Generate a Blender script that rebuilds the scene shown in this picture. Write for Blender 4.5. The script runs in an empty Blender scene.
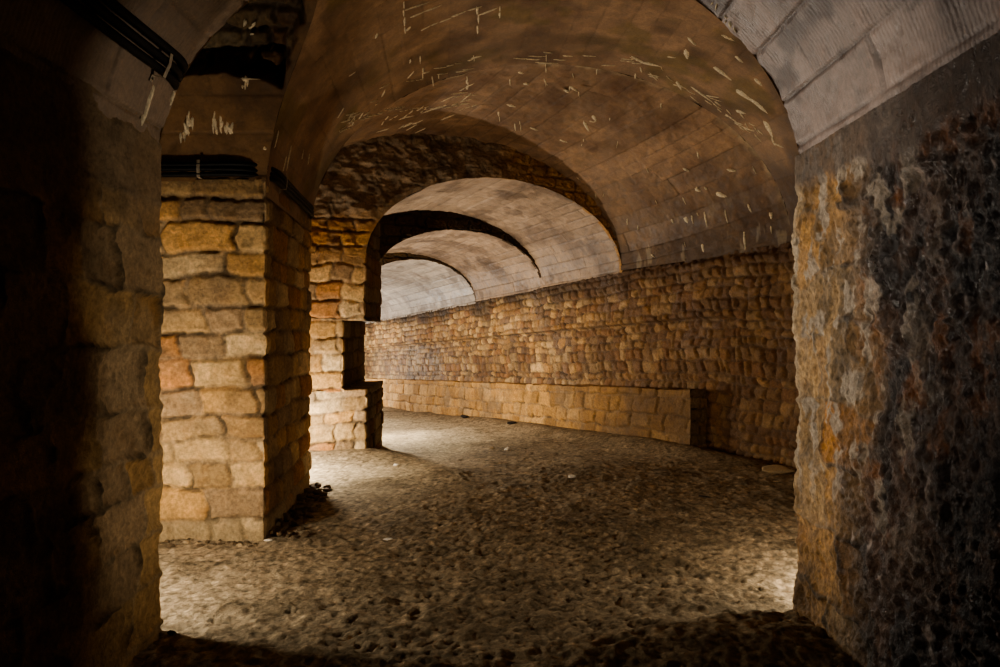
import bpy, math, random
import numpy as np
from mathutils import Vector, Matrix

random.seed(7)
SC = bpy.context.scene
COL = SC.collection
PI = math.pi

# ------------------------------------------------------------------ noise
def _hash(ix, iy, iz, seed):
    h = (ix.astype(np.int64) * 374761393 + iy.astype(np.int64) * 668265263 +
         iz.astype(np.int64) * 2147483647 + seed * 974711) & 0xFFFFFFFF
    h = ((h ^ (h >> 13)) * 1274126177) & 0xFFFFFFFF
    h = ((h ^ (h >> 16)) * 2246822519) & 0xFFFFFFFF
    return ((h ^ (h >> 15)) & 0xFFFFFF) / float(0xFFFFFF)

def vnoise(p, seed=0):
    f = np.floor(p); t = p - f; t = t * t * t * (t * (t * 6 - 15) + 10)
    i = f.astype(np.int64); r = 0
    for dx in (0, 1):
        wx = t[..., 0] if dx else 1 - t[..., 0]
        for dy in (0, 1):
            wy = t[..., 1] if dy else 1 - t[..., 1]
            for dz in (0, 1):
                wz = t[..., 2] if dz else 1 - t[..., 2]
                r = r + wx * wy * wz * _hash(i[..., 0] + dx, i[..., 1] + dy, i[..., 2] + dz, seed)
    return r * 2 - 1

def fbm(p, scale, octaves=4, seed=0, gain=.5):
    s = np.zeros(p.shape[:-1]); a = 1.0; n = 0
    q = p * np.asarray(scale, float)
    for o in range(octaves):
        s += a * vnoise(q + 17.3 * o, seed + o); n += a; a *= gain; q = q * 2.03
    return s / n

def sst(a, b, x):
    t = np.clip((x - a) / (b - a), 0, 1)
    return t * t * (3 - 2 * t)

def mix(a, b, t):
    return a * (1 - t[..., None]) + b * t[..., None]

def lin(r, g, b):
    f = lambda c: ((c / 255 + .055) / 1.055) ** 2.4 if c > 10 else c / 255 / 12.92
    return np.array([f(r), f(g), f(b)])

# ------------------------------------------------------------------ mesh from grids
def mesh_obj(name, V, F, mat, parent=None, tint=None, smooth=True):
    V = np.asarray(V, np.float32).reshape(-1, 3); F = np.asarray(F, np.int32)
    me = bpy.data.meshes.new(name)
    me.vertices.add(len(V)); me.vertices.foreach_set('co', V.ravel())
    k = F.shape[1]
    me.loops.add(F.size); me.loops.foreach_set('vertex_index', F.ravel())
    me.polygons.add(len(F)); me.polygons.foreach_set('loop_start', np.arange(0, F.size, k, dtype=np.int32))
    me.update(calc_edges=True); me.validate()
    me.polygons.foreach_set('use_smooth', np.full(len(me.polygons), smooth))
    if tint is not None:
        at = me.color_attributes.new('tint', 'FLOAT_COLOR', 'POINT')
        at.data.foreach_set('color', np.asarray(tint, np.float32).ravel())
    me.materials.append(mat)
    o = bpy.data.objects.new(name, me); COL.objects.link(o)
    if parent: o.parent = parent
    return o

def grid_faces(n, m, flip=False, off=0):
    i, j = np.meshgrid(np.arange(n - 1), np.arange(m - 1), indexing='ij')
    a = (i * m + j).ravel(); b = a + 1; c = a + m + 1; d = a + m
    F = np.stack([a, b, c, d] if not flip else [a, d, c, b], 1)
    return F + off

def normals(P):
    N = np.cross(np.gradient(P, axis=0), np.gradient(P, axis=1))
    L = np.linalg.norm(N, axis=-1, keepdims=True)
    return N / np.maximum(L, 1e-9)

def surface(P, ref, away=False):
    """oriented normals of the grid P, facing ref (or away from it), and the winding flip"""
    N = normals(P); d = ((np.asarray(ref, float) - P) * N).sum(-1).mean()
    s = 1 if (d > 0) != away else -1
    return N * s, s < 0

def tagset(o, label=None, cat=None, group=None, kind=None):
    if label: o['label'] = label
    if cat: o['category'] = cat
    if group: o['group'] = group
    if kind: o['kind'] = kind
    return o

def empty(name, loc=(0, 0, 0)):
    o = bpy.data.objects.new(name, None); COL.objects.link(o); o.location = loc
    o.empty_display_size = .1
    return o

# ------------------------------------------------------------------ masonry and board patterns (plain functions of metres along / up)
def masonry(u, v, seed, ch=(.13, .22), lw=(.16, .42), warp=.045, rad=.034, jw=.010):
    rng = np.random.RandomState(seed)
    p = np.stack([u, v, np.full_like(u, seed * 3.1)], -1)
    u2 = u + warp * fbm(p, 4.0, 3, seed); v2 = v + warp * 1.1 * fbm(p, 3.0, 3, seed + 31)
    lo, hi = v2.min() - .3, v2.max() + .3
    b = [lo]
    while b[-1] < hi: b.append(b[-1] + rng.uniform(*ch))
    b = np.array(b); k = np.clip(np.searchsorted(b, v2) - 1, 0, len(b) - 2)
    dv = np.minimum(v2 - b[k], b[k + 1] - v2)
    du = np.zeros_like(u); idx = np.zeros(u.shape, np.int64)
    ulo, uhi = u2.min() - 1, u2.max() + 1
    for c in range(len(b) - 1):
        js = [ulo - rng.uniform(0, .5)]
        hc = b[c + 1] - b[c]
        while js[-1] < uhi: js.append(js[-1] + rng.uniform(*lw) * (.7 + 1.6 * hc))
        js = np.array(js); m = k == c
        if not m.any(): continue
        uu = u2[m] + .018 * np.sin(v2[m] * 23 + c * 2)
        q = np.clip(np.searchsorted(js, uu) - 1, 0, len(js) - 2)
        du[m] = np.maximum(np.minimum(uu - js[q], js[q + 1] - uu), 0); idx[m] = q
    qx = np.maximum(rad - du, 0); qy = np.maximum(rad - dv, 0)
    d = rad - np.sqrt(qx * qx + qy * qy)
    d = d + .013 * fbm(p, 21, 3, seed + 5)
    h = sst(.002, rad * .95, d)
    joint = 1 - sst(jw * .5, jw * 1.5, d)
    z0 = np.zeros_like(k)
    r = [_hash(idx, k, z0, seed + 100 + t) for t in range(3)]
    return h, joint, r

OCHRE = [lin(208, 176, 126), lin(204, 162, 104), lin(182, 152, 108), lin(222, 194, 148), lin(196, 144, 92), lin(170, 144, 110)]
RUST = [lin(170, 116, 58), lin(150, 98, 50), lin(178, 130, 76), lin(140, 100, 60), lin(160, 108, 48), lin(132, 98, 66)]
MORT = lin(132, 116, 94)

def pick(r, pal):
    pal = np.array(pal); k = np.clip((r * len(pal)).astype(int), 0, len(pal) - 1)
    return pal[k]

def stone_layer(P, u, v, seed, pal=OCHRE, relief=.024, rough_amp=.012, mort=MORT, blob=.5, **kw):
    h, joint, r = masonry(u, v, seed, **kw)
    n1 = fbm(P, 9, 4, seed + 50); n2 = fbm(P, 38, 3, seed + 60); n3 = fbm(P, 2.2, 3, seed + 70)
    disp = relief * (h - 1) + (r[1] - .5) * .022 * h + rough_amp * n1 + rough_amp * .5 * n2 * h
    c = pick(r[0], pal) * (.82 + .36 * r[2])[..., None]
    c = mix(c, c * np.array([.72, .66, .6]), sst(.05, .5, n1) * .8)
    c = mix(c, c * np.array([1.22, 1.2, 1.15]), sst(.1, .55, -n1) * blob)
    c = mix(c, np.broadcast_to(mort, c.shape) * (1 + .35 * n2)[..., None], joint * (.55 + .5 * n1).clip(0, .9))
    smear = sst(.1, .45, n3) * .45                      # mortar smeared over the stones
    c = mix(c, np.broadcast_to(mort * 1.05, c.shape), smear)
    c = c * (1 + .34 * n2 + .25 * n1)[..., None]
    crack = joint * sst(.0, .3, fbm(P, 6, 3, seed + 90)); c = c * (1 - .6 * crack)[..., None]; disp = disp - .012 * crack
    return disp, c, joint, r

def boards(s, l, seed, width=.21, wj=.25):
    rng = np.random.RandomState(seed)
    lo, hi = s.min() - .3, s.max() + .5
    b = [lo]
    while b[-1] < hi: b.append(b[-1] + width * rng.uniform(1 - wj, 1 + wj))
    b = np.array(b); k = np.clip(np.searchsorted(b, s) - 1, 0, len(b) - 2)
    d = np.minimum(s - b[k], b[k + 1] - s)
    z0 = np.zeros_like(k)
    seg = 1.7; off = _hash(k, z0, z0, seed) * seg
    q = np.floor((l + off) / seg).astype(np.int64)
    de = np.abs(((l + off) / seg) - np.round((l + off) / seg)) * seg
    return np.minimum(d, de * 1.3), _hash(k, q, z0, seed + 1), _hash(k, q, z0, seed + 2)

# ------------------------------------------------------------------ materials (tint attribute holds stone colours; alpha = roughness)
def nt(mat):
    mat.use_nodes = True
    n = mat.node_tree.nodes; n.clear()
    return n, mat.node_tree.links

def surf_mat(name, bump_scale=70, bump_dist=.006, bump2=260, noise_lo=.72, noise_hi=1.22, spec=.35, stretch=(1, 1, 1), rib=False):
    m = bpy.data.materials.new(name); n, l = nt(m)
    out = n.new('ShaderNodeOutputMaterial'); bs = n.new('ShaderNodeBsdfPrincipled')
    at = n.new('ShaderNodeAttribute'); at.attribute_name = 'tint'
    geo = n.new('ShaderNodeTexCoord'); mp = n.new('ShaderNodeMapping')
    mp.inputs['Scale'].default_value = stretch
    l.new(geo.outputs['Object'], mp.inputs['Vector'])
    n1 = n.new('ShaderNodeTexNoise'); n1.inputs['Scale'].default_value = bump_scale; n1.inputs['Detail'].default_value = 9
    n1.inputs['Roughness'].default_value = .74
    n2 = n.new('ShaderNodeTexNoise'); n2.inputs['Scale'].default_value = bump2; n2.inputs['Detail'].default_value = 3
    n3 = n.new('ShaderNodeTexNoise'); n3.inputs['Scale'].default_value = bump_scale * .22; n3.inputs['Detail'].default_value = 5
    for k in (n1, n2, n3): l.new(mp.outputs['Vector'], k.inputs['Vector'])
    mr = n.new('ShaderNodeMapRange'); mr.inputs['From Min'].default_value = .3; mr.inputs['From Max'].default_value = .7
    mr.inputs['To Min'].default_value = noise_lo; mr.inputs['To Max'].default_value = noise_hi
    l.new(n1.outputs['Fac'], mr.inputs['Value'])
    mr3 = n.new('ShaderNodeMapRange'); mr3.inputs['From Min'].default_value = .3; mr3.inputs['From Max'].default_value = .7
    mr3.inputs['To Min'].default_value = .85; mr3.inputs['To Max'].default_value = 1.15
    l.new(n3.outputs['Fac'], mr3.inputs['Value'])
    mu = n.new('ShaderNodeMath'); mu.operation = 'MULTIPLY'
    l.new(mr.outputs['Result'], mu.inputs[0]); l.new(mr3.outputs['Result'], mu.inputs[1])
    vm = n.new('ShaderNodeVectorMath'); vm.operation = 'SCALE'
    l.new(at.outputs['Color'], vm.inputs[0]); l.new(mu.outputs[0], vm.inputs['Scale'])
    l.new(vm.outputs['Vector'], bs.inputs['Base Color'])
    ad = n.new('ShaderNodeMath'); ad.operation = 'MULTIPLY_ADD'; ad.inputs[1].default_value = .35; ad.use_clamp = True
    sb = n.new('ShaderNodeMath'); sb.operation = 'SUBTRACT'; sb.inputs[1].default_value = .17
    l.new(at.outputs['Alpha'], sb.inputs[0])
    l.new(n3.outputs['Fac'], ad.inputs[0]); l.new(sb.outputs[0], ad.inputs[2])
    l.new(ad.outputs[0], bs.inputs['Roughness'])
    bs.inputs['Specular IOR Level'].default_value = spec
    sm = n.new('ShaderNodeMath'); sm.operation = 'MULTIPLY_ADD'; sm.inputs[1].default_value = .4
    l.new(n2.outputs['Fac'], sm.inputs[0]); l.new(n1.outputs['Fac'], sm.inputs[2])
    hgt = sm.outputs[0]
    if rib:
        w = n.new('ShaderNodeTexWave'); w.wave_type = 'BANDS'; w.bands_direction = 'Y'
        w.inputs['Scale'].default_value = 14; w.inputs['Distortion'].default_value = 1.2; w.inputs['Detail Scale'].default_value = 3
        l.new(geo.outputs['Object'], w.inputs['Vector'])
        s2 = n.new('ShaderNodeMath'); s2.operation = 'MULTIPLY_ADD'; s2.inputs[1].default_value = .3
        l.new(w.outputs['Fac'], s2.inputs[0]); l.new(hgt, s2.inputs[2]); hgt = s2.outputs[0]
    bp = n.new('ShaderNodeBump'); bp.inputs['Strength'].default_value = .9; bp.inputs['Distance'].default_value = bump_dist
    l.new(hgt, bp.inputs['Height']); l.new(bp.outputs['Normal'], bs.inputs['Normal'])
    l.new(bs.outputs['BSDF'], out.inputs['Surface'])
    return m

def flat_mat(name, rgb, rough=.6, metal=0, nscale=40, amp=.3, bump=.002, spec=.4):
    m = bpy.data.materials.new(name); n, l = nt(m)
    out = n.new('ShaderNodeOutputMaterial'); bs = n.new('ShaderNodeBsdfPrincipled')
    tc = n.new('ShaderNodeTexCoord'); no = n.new('ShaderNodeTexNoise'); no.inputs['Scale'].default_value = nscale; no.inputs['Detail'].default_value = 5
    l.new(tc.outputs['Object'], no.inputs['Vector'])
    cr = n.new('ShaderNodeValToRGB'); e = cr.color_ramp.elements
    e[0].position = .3; e[1].position = .7
    e[0].color = (*[c * (1 - amp) for c in rgb], 1); e[1].color = (*[min(1, c * (1 + amp)) for c in rgb], 1)
    l.new(no.outputs['Fac'], cr.inputs['Fac']); l.new(cr.outputs['Color'], bs.inputs['Base Color'])
    bs.inputs['Roughness'].default_value = rough; bs.inputs['Metallic'].default_value = metal; bs.inputs['Specular IOR Level'].default_value = spec
    bp = n.new('ShaderNodeBump'); bp.inputs['Strength'].default_value = .8; bp.inputs['Distance'].default_value = bump
    l.new(no.outputs['Fac'], bp.inputs['Height']); l.new(bp.outputs['Normal'], bs.inputs['Normal'])
    l.new(bs.outputs['BSDF'], out.inputs['Surface'])
    return m

M_STONE = surf_mat('limestone_masonry', 42, .018, 200, .58, 1.38, .3)
M_ROCK = surf_mat('wet_rough_rock', 38, .03, 150, .40, 1.6, .7, (1, 1, .8))
M_VAULT = surf_mat('brown_vault_render', 40, .005, 180, .80, 1.18, .35)
M_CONC = surf_mat('board_marked_concrete', 40, .005, 190, .72, 1.2, .5, (1, 1, 1), True)
M_SOIL = surf_mat('dry_trampled_soil', 36, .022, 150, .52, 1.42, .1)
M_LIME = flat_mat('white_lime_deposit', lin(200, 186, 156), .75, 0, 60, .35, .003)
M_CABLE = flat_mat('black_cable_sheath', (.004, .0037, .0034), .6, 0, 30, .4, .001, .18)
M_CLAMP = flat_mat('dull_zinc', lin(150, 140, 122), .5, .3, 50, .3, .001)
M_PEB = flat_mat('loose_limestone', lin(186, 164, 128), .9, 0, 22, .4, .006)
M_PEBD = flat_mat('dirty_rubble_stone', lin(104, 86, 62), .95, 0, 22, .45, .006)
M_CHIP = flat_mat('pale_stone_chip', lin(235, 228, 212), .8, 0, 30, .2, .004)
M_DARK = flat_mat('charred_scrap', lin(40, 32, 26), .85, 0, 30, .4, .006)

# ------------------------------------------------------------------ plan of the place
EYE = 1.5
DIR = np.array([-.482, .876]); PER = np.array([.876, .482]); ORG = np.array([2.43, 9.2])

def gal(t, w):                 # gallery axis coordinates: t along, w to the left of the right-hand wall
    t = np.asarray(t, float); w = np.asarray(w, float)
    return ORG[0] + t * DIR[0] - w * PER[0], ORG[1] + t * DIR[1] - w * PER[1]

def gal_inv(x, y):
    return (x - ORG[0]) * DIR[0] + (y - ORG[1]) * DIR[1], -((x - ORG[0]) * PER[0] + (y - ORG[1]) * PER[1])

def floor_base(x, y):
    t, w = gal_inv(x, y)
    z = -.046 * np.maximum(t, 0)
    # pale soil banked against the far pillar, and the heap along the ledge
    z = z + .22 * np.exp(-(((x + 2.75) / .85) ** 2 + ((y - 8.45) / .6) ** 2))
    z = z + .10 * np.exp(-(((x + 1.75) / .5) ** 2 + ((y - 8.75) / .35) ** 2))
    z = z + .10 * np.exp(-((w - .35) / .35) ** 2) * sst(-2.5, 0, t) * sst(9, 4, t)
    z = z + .07 * np.exp(-(((x - 1.25) / .55) ** 2 + ((y - 3.35) / .30) ** 2))
    z = z + .05 * np.exp(-(((x - .2) / 1.6) ** 2 + ((y - 7.4) / 1.0) ** 2))
    return z

# ------------------------------------------------------------------ floor
def build_floor():
    r = .0034; y0, y1 = 2.0, 24.5
    ny = int(math.log(y1 / y0) / r); ys = y0 * np.exp(r * np.arange(ny))
    xs = np.arange(-5.5, 4.2, .0125)
    Y, X = np.meshgrid(ys, xs, indexing='ij')
    P = np.stack([X, Y, np.zeros_like(X)], -1)
    z = floor_base(X, Y)
    near = 1 - sst(5.0, 8.5, Y)
    path = np.exp(-((X - (-1.35 + .10 * (Y - 7))) / .75) ** 2) * sst(5.2, 6.6, Y) * sst(12, 9, Y)     # trodden smooth strip
    clod = fbm(P, 5.5, 5, 3, .58)
    ridg = 1 - np.abs(fbm(P, 8.0, 4, 9))
    fine = fbm(P, 24, 3, 21)
    big = fbm(P, .9, 2, 33)
    amp = (.35 + .65 * near) * (1 - .75 * path)
    z = z + .035 * big + amp * (.022 * clod + .016 * (ridg - .8) + .010 * fine + .006 * fbm(P, 42, 2, 22) - .016 * sst(.20, .55, fbm(P, 13, 4, 23)) * sst(-.1, .35, fbm(P, 1.7, 3, 24)))
    # footprints and scuffs
    rng = np.random.RandomState(4)
    pit = np.zeros_like(z)
    for k in range(330):
        cy = 2.7 * math.exp(rng.uniform(0, 1.15)); cx = rng.uniform(-1.9, 2.9)
        if cy > 5 and rng.rand() < .4: continue
        a = rng.uniform(0, PI); L = rng.uniform(.03, .10); W = L * rng.uniform(.3, .6); dd = rng.uniform(.004, .012)
        j0, j1 = np.searchsorted(ys, [cy - .3, cy + .3]); i0, i1 = np.searchsorted(xs, [cx - .3, cx + .3])
        dx = X[j0:j1, i0:i1] - cx; dy = Y[j0:j1, i0:i1] - cy
        e = ((dx * math.cos(a) + dy * math.sin(a)) / L) ** 2 + ((-dx * math.sin(a) + dy * math.cos(a)) / W) ** 2
        pit[j0:j1, i0:i1] += -dd * np.exp(-e * e) + dd * .5 * np.exp(-((np.sqrt(e) - 1.35) / .3) ** 2)
    z = z + pit * (1 - .7 * path)
    P[..., 2] = z
    c = np.broadcast_to(lin(166, 149, 122), P.shape).copy()
    c = mix(c, np.broadcast_to(lin(112, 98, 76), c.shape), sst(-.05, .45, clod) * .55 * (1 - path))
    c = mix(c, np.broadcast_to(lin(178, 164, 136), c.shape), path * .7)
    c = mix(c, np.broadcast_to(lin(104, 90, 68), c.shape), sst(0, .5, fbm(P, 1.6, 3, 40)) * .45)
    t, w = gal_inv(X, Y)
    c = mix(c, np.broadcast_to(lin(112, 90, 60), c.shape), sst(1.2, .1, w) * .6)
    sp = fbm(P, 30, 2, 25)
    c = c * (1 - .45 * sst(.22, .45, sp) + .5 * sst(.25, .5, -sp))[..., None]
    c = c * (1 + .35 * fine)[..., None] * (1 - np.clip(-pit * 14, 0, .45))[..., None]
    tint = np.concatenate([c, np.full(c.shape[:2] + (1,), .95)], -1)
    o = mesh_obj('floor', P, grid_faces(*X.shape, flip=True), M_SOIL, tint=tint)
    tagset(o, 'uneven trampled tan earth floor running from the foreground into the gallery', 'floor', kind='structure')
    return o

FLOOR = build_floor()

# ------------------------------------------------------------------ walls that follow a plan line
def plan_line(pts, ds, rad, closed=False):
    pts = [np.array(p, float) for p in pts]
    if closed: pts = pts + [pts[0]]
    out = []
    for a, b in zip(pts[:-1], pts[1:]):
        n = max(2, int(np.linalg.norm(b - a) / ds))
        out += [a + (b - a) * k / n for k in range(n)]
    if not closed: out.append(pts[-1])
    A = np.array(out); k = max(1, int(rad / ds))
    for _ in range(2):
        if closed:
            B = sum(np.roll(A, s, 0) for s in range(-k, k + 1)) / (2 * k + 1)
        else:
            B = A.copy(); pad = np.concatenate([np.repeat(A[:1], k, 0), A, np.repeat(A[-1:], k, 0)])
            B = sum(pad[s:s + len(A)] for s in range(2 * k + 1)) / (2 * k + 1); B[0] = A[0]; B[-1] = A[-1]
        A = B
    if closed: A = np.concatenate([A, A[:1]])
    u = np.concatenate([[0], np.cumsum(np.linalg.norm(np.diff(A, axis=0), axis=1))])
    return A, u

def wall_grid(A, u, z0, z1, dz):
    zs = np.linspace(z0, z1, max(2, int((z1 - z0) / dz)))
    U, Z = np.meshgrid(u, zs, indexing='ij')
    P = np.stack([np.repeat(A[:, :1], len(zs), 1), np.repeat(A[:, 1:], len(zs), 1), Z], -1)
    return P, U, Z

def prism(name, pts, z0, z1, seed, mat=M_STONE, parent=None, ds=.011, rad=.03, shade=None, cap=True, **kw):
    """closed masonry block: plan polygon extruded, with relief and flat top / bottom"""
    A, u = plan_line(pts, ds, rad, True)
    P, U, Z = wall_grid(A, u, z0, z1, ds)
    ctr = np.array([np.mean([p[0] for p in pts]), np.mean([p[1] for p in pts]), (z0 + z1) / 2])
    N, _ = surface(P, ctr, True)
    Nr = (A - ctr[:2])
    Q = P.copy()
    d, c, j, r = stone_layer(P, U, Z, seed, **kw)
    d[-1] = d[0]
    N[-1] = N[0]
    N[..., 2] = 0
    P = P + N * d[..., None]
    rough = np.full(d.shape, .88)
    if shade: c, rough = shade(Q, U, Z, c, rough, j)
    c[-1] = c[0]
    tint = np.concatenate([c, rough[..., None]], -1)
    n, m = d.shape
    V = P.reshape(-1, 3); T = tint.reshape(-1, 4)
    area = 0.5 * np.sum(A[:-1, 0] * A[1:, 1] - A[1:, 0] * A[:-1, 1])
    F = grid_faces(n, m, flip=area > 0)
    if cap:
        rows = []; base = len(V)
        for col_i, zc in ((m - 1, z1), (0, z0)):
            ring = np.arange(n) * m + col_i
            # fan of shrinking rings
            prev = ring
            for f in (.8, .45, .05):
                R = P[:, col_i].copy(); R[:, :2] = ctr[:2] + (R[:, :2] - ctr[:2]) * f
                R[:, 2] = zc + .012 * fbm(R, 7, 3, seed)
                k0 = len(V); V = np.concatenate([V, R]); T = np.concatenate([T, tint[:, col_i]])
                cur = np.arange(k0, k0 + n)
                q = np.stack([prev[:-1], prev[1:], cur[1:], cur[:-1]], 1)
                if (col_i == 0) == (area > 0): q = q[:, ::-1]
                F = np.concatenate([F, q]); prev = cur
    return mesh_obj(name, V, F, mat, parent, T)

def stain_shade(c, m, col=lin(34, 28, 24)):  # mixes in stains, lime and, in places, painted shade
    return mix(c, np.broadcast_to(col, c.shape), np.clip(m, 0, 1))

# --- left wall of the foreground passage
def build_wall_left():
    A, u = plan_line([(-1.725, .4), (-1.725, 3.48), (-5, 3.48)], .011, .03)
    P, U, Z = wall_grid(A, u, -.2, 2.62, .011)
    N, flip = surface(P, (0, 0, 1.2)); N[..., 2] = 0
    d, c, j, r = stone_layer(P, U, Z, 11, pal=[lin(170, 138, 92), lin(160, 126, 80), lin(146, 122, 90)], ch=(.16, .3), lw=(.2, .45), relief=.011, rough_amp=.016,
                             mort=lin(140, 122, 94))
    top = sst(1.75, 2.25, Z + .12 * fbm(P, 4, 3, 5))
    d = d * (1 - .6 * top)
    c = mix(c, np.broadcast_to(lin(118, 100, 78), c.shape) * (1 + .2 * fbm(P, 12, 3, 8))[..., None], top * .85)
    c = c * (1 - .35 * sst(.1, .5, fbm(P, 3, 3, 90)))[..., None]
    P = P + N * d[..., None]
    tint = np.concatenate([c, np.full(d.shape + (1,), .9)], -1)
    o = mesh_obj('wall_left', P, grid_faces(*d.shape, flip=flip), M_STONE, tint=tint)
    tagset(o, 'rough stone pier wall on the left, black in shadow with a lit strip at its end', 'wall', kind='structure')
build_wall_left()

# --- right wall of the foreground passage: wet black rock with an ochre, lime-crusted corner
def build_wall_right():
    A, u = plan_line([(1.535, .6), (1.535, 3.80), (3.6, 3.84)], .0075, .03)
    P, U, Z = wall_grid(A, u, -.2, 2.45, .0075)
    N, flip = surface(P, (0, 0, 1.2)); N[..., 2] = 0
    yy = P[..., 1]; xx = P[..., 0]
    edge = sst(2.85, 3.4, yy + .28 * fbm(P, (3, 3, 1.6), 3, 71)) * np.ones_like(yy)
    q = P * np.array([1, 1, .72])
    d1 = .05 * fbm(q, 5.5, 6, 77, .62) + .035 * np.abs(fbm(q, 13, 4, 78)) + .012 * fbm(q, 45, 2, 76)
    ds_, cs, j, r = stone_layer(P, U, Z, 23, pal=[lin(190, 148, 90), lin(178, 138, 84), lin(172, 142, 100), lin(184, 132, 68)],
                                ch=(.25, .42), lw=(.3, .5), relief=.008, rough_amp=.02, warp=.09)
    ledge = .03 * np.round(4 * fbm(q, 2.3, 3, 81)) / 4
    d = d1 * (1 - .5 * edge) + ledge * (1 - edge) + ds_ * (.5 + .5 * edge)
    n = fbm(q, 7, 5, 79)
    rock = np.broadcast_to(lin(78, 56, 41), P.shape) * (1 + .9 * n)[..., None]
    rock = mix(rock, np.broadcast_to(lin(36, 27, 23), P.shape), sst(-.12, .2, fbm(q, 5.5, 5, 82)))
    rock = mix(rock, np.broadcast_to(lin(150, 96, 52), P.shape), sst(.15, .45, fbm(q, 7.5, 5, 83)) * .55)
    lime = sst(.16, .28, fbm(P * np.array([1, 1, .65]), 11, 5, 84)) * sst(2.2, 3.3, yy) * .9
    c = mix(rock, cs, edge)
    c = c * (1 - .45 * edge * sst(.0, .4, fbm(q, 5, 4, 86)))[..., None]
    c = mix(c, np.broadcast_to(lin(172, 158, 140), c.shape), lime * sst(.4, 1.0, Z))
    spark = sst(.36, .46, fbm(q, 21, 3, 74)) * sst(.0, .25, fbm(q, 2.1, 2, 75)) * (1 - edge)
    c = mix(c, np.broadcast_to(lin(170, 156, 146), c.shape), spark * .8)  # pale specks: wet glints put into the colour
    rim = sst(3.66, 3.80, yy + .03 * fbm(P, 12, 3, 88)) * sst(1.75, 1.5, xx) * sst(.75, 1.1, Z + .3 * fbm(P, 3, 2, 87))
    c = mix(c, np.broadcast_to(lin(190, 174, 148), c.shape), rim * .8)
    top = sst(2.2, 2.28, Z + .10 * fbm(P, 4.5, 4, 89))
    c = mix(c, np.broadcast_to(lin(92, 80, 72), c.shape), top * .8)
    d = d * (1 - .75 * top)
    rough = .36 + .4 * edge + .15 * n
    P = P + N * d[..., None]
    tint = np.concatenate([c, rough[..., None]], -1)
    o = mesh_obj('wall_right', P, grid_faces(*d.shape, flip=flip), M_ROCK, tint=tint)
    tagset(o, 'wet blackened rock wall on the right with an ochre lime-crusted corner', 'wall', kind='structure')
build_wall_right()

# --- long right-hand wall of the gallery, with the shallow blind recess
def build_wall_gallery():
    te = -1.45
    pts = [(3.2, 3.8), (3.2, 7.6), tuple(np.array(gal(-1.3, 0))), tuple(np.array(gal(20.5, 0)))]
    A, u = plan_line(pts, .02, .05)
    t, w = gal_inv(A[:, 0], A[:, 1])
    fr = np.linspace(0, 1, 150)
    zt = np.interp(t, [-9, 1.5, 3.8, 6.6, 17.5, 21], [2.5, 2.47, 2.34, 2.20, 1.70, 1.7]) + .05; zb = -.2 - .046 * np.maximum(t, 0)
    Z = zb[:, None] + (zt - zb)[:, None] * fr[None]
    U = np.repeat(u[:, None], len(fr), 1); T = np.repeat(t[:, None], len(fr), 1)
    P = np.stack([np.repeat(A[:, :1], len(fr), 1), np.repeat(A[:, 1:], len(fr), 1), Z], -1)
    N, flip = surface(P, (0, 9, 1.2)); N[..., 2] = 0
    N /= np.linalg.norm(N, axis=-1, keepdims=True)
    Vv = Z + .046 * np.maximum(T, 0)
    d, c, j, r = stone_layer(P, U, Vv, 42, pal=[lin(184, 148, 98), lin(166, 128, 80), lin(156, 126, 88), lin(192, 160, 112), lin(146, 108, 70), lin(132, 104, 76)],
                             ch=(.10, .18), lw=(.09, .27), relief=.030, rough_amp=.02, mort=lin(88, 74, 58), warp=.06)
    rec = sst(-.70, -.64, T) * sst(1.72, 1.70, Vv + .01 * fbm(P, 5, 2, 4))
    d = d - .075 * rec
    d = d - .06 * sst(-.10, -.03, Z - zt[:, None])
    lip = np.exp(-((Vv - 1.71) / .012) ** 2) * sst(-.7, -.6, T)
    c = stain_shade(c, lip * .7)  # thin shadow under the recess lip, painted into the colour
    c = stain_shade(c, np.exp(-((T + .655) / .018) ** 2) * sst(1.73, 1.70, Vv) * .8)  # shade along the recess's upright edge, painted as a dark line
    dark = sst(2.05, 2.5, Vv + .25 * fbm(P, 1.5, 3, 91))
    c = stain_shade(c, dark * .85, lin(60, 48, 38))
    c = stain_shade(c, sst(.1, .5, fbm(P, 1.1, 4, 92)) * .5, lin(74, 54, 38))
    c = stain_shade(c, sst(4.5, .3, T) * .6, lin(98, 66, 34))
    c = stain_shade(c, sst(7, 10, T) * sst(1.7, 1.6, Vv) * .35, lin(90, 84, 78))
    rough = .72 - .22 * sst(-.1, .4, fbm(P, 1.4, 3, 93)) - .2 * sst(7, 10, T) * sst(1.72, 1.6, Vv)
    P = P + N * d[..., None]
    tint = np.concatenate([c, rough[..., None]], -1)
    o = mesh_obj('wall_gallery_right', P, grid_faces(*d.shape, flip=flip), M_STONE, tint=tint)
    tagset(o, 'long coursed ochre stone wall along the right of the gallery', 'wall', kind='structure')
build_wall_gallery()

def build_wall_left_far():
    pts = [tuple(np.array(gal(3.95, 5.0))), tuple(np.array(gal(20.5, 5.0))), tuple(np.array(gal(20.5, -.1)))]
    A, u = plan_line(pts, .06, .06)
    P, U, Z = wall_grid(A, u, -1.4, 3.0, .06)
    N, flip = surface(P, np.array([*gal(10, 2), 1.0]))
    d, c, j, r = stone_layer(P, U, Z, 66, relief=.03)
    P = P + N * d[..., None]
    tint = np.concatenate([c, np.full(d.shape + (1,), .9)], -1)
    o = mesh_obj('wall_back', P, grid_faces(*d.shape, flip=flip), M_STONE, tint=tint)
    tagset(o, 'pale stone wall closing the far left end of the gallery', 'wall', kind='structure')
build_wall_left_far()

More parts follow.
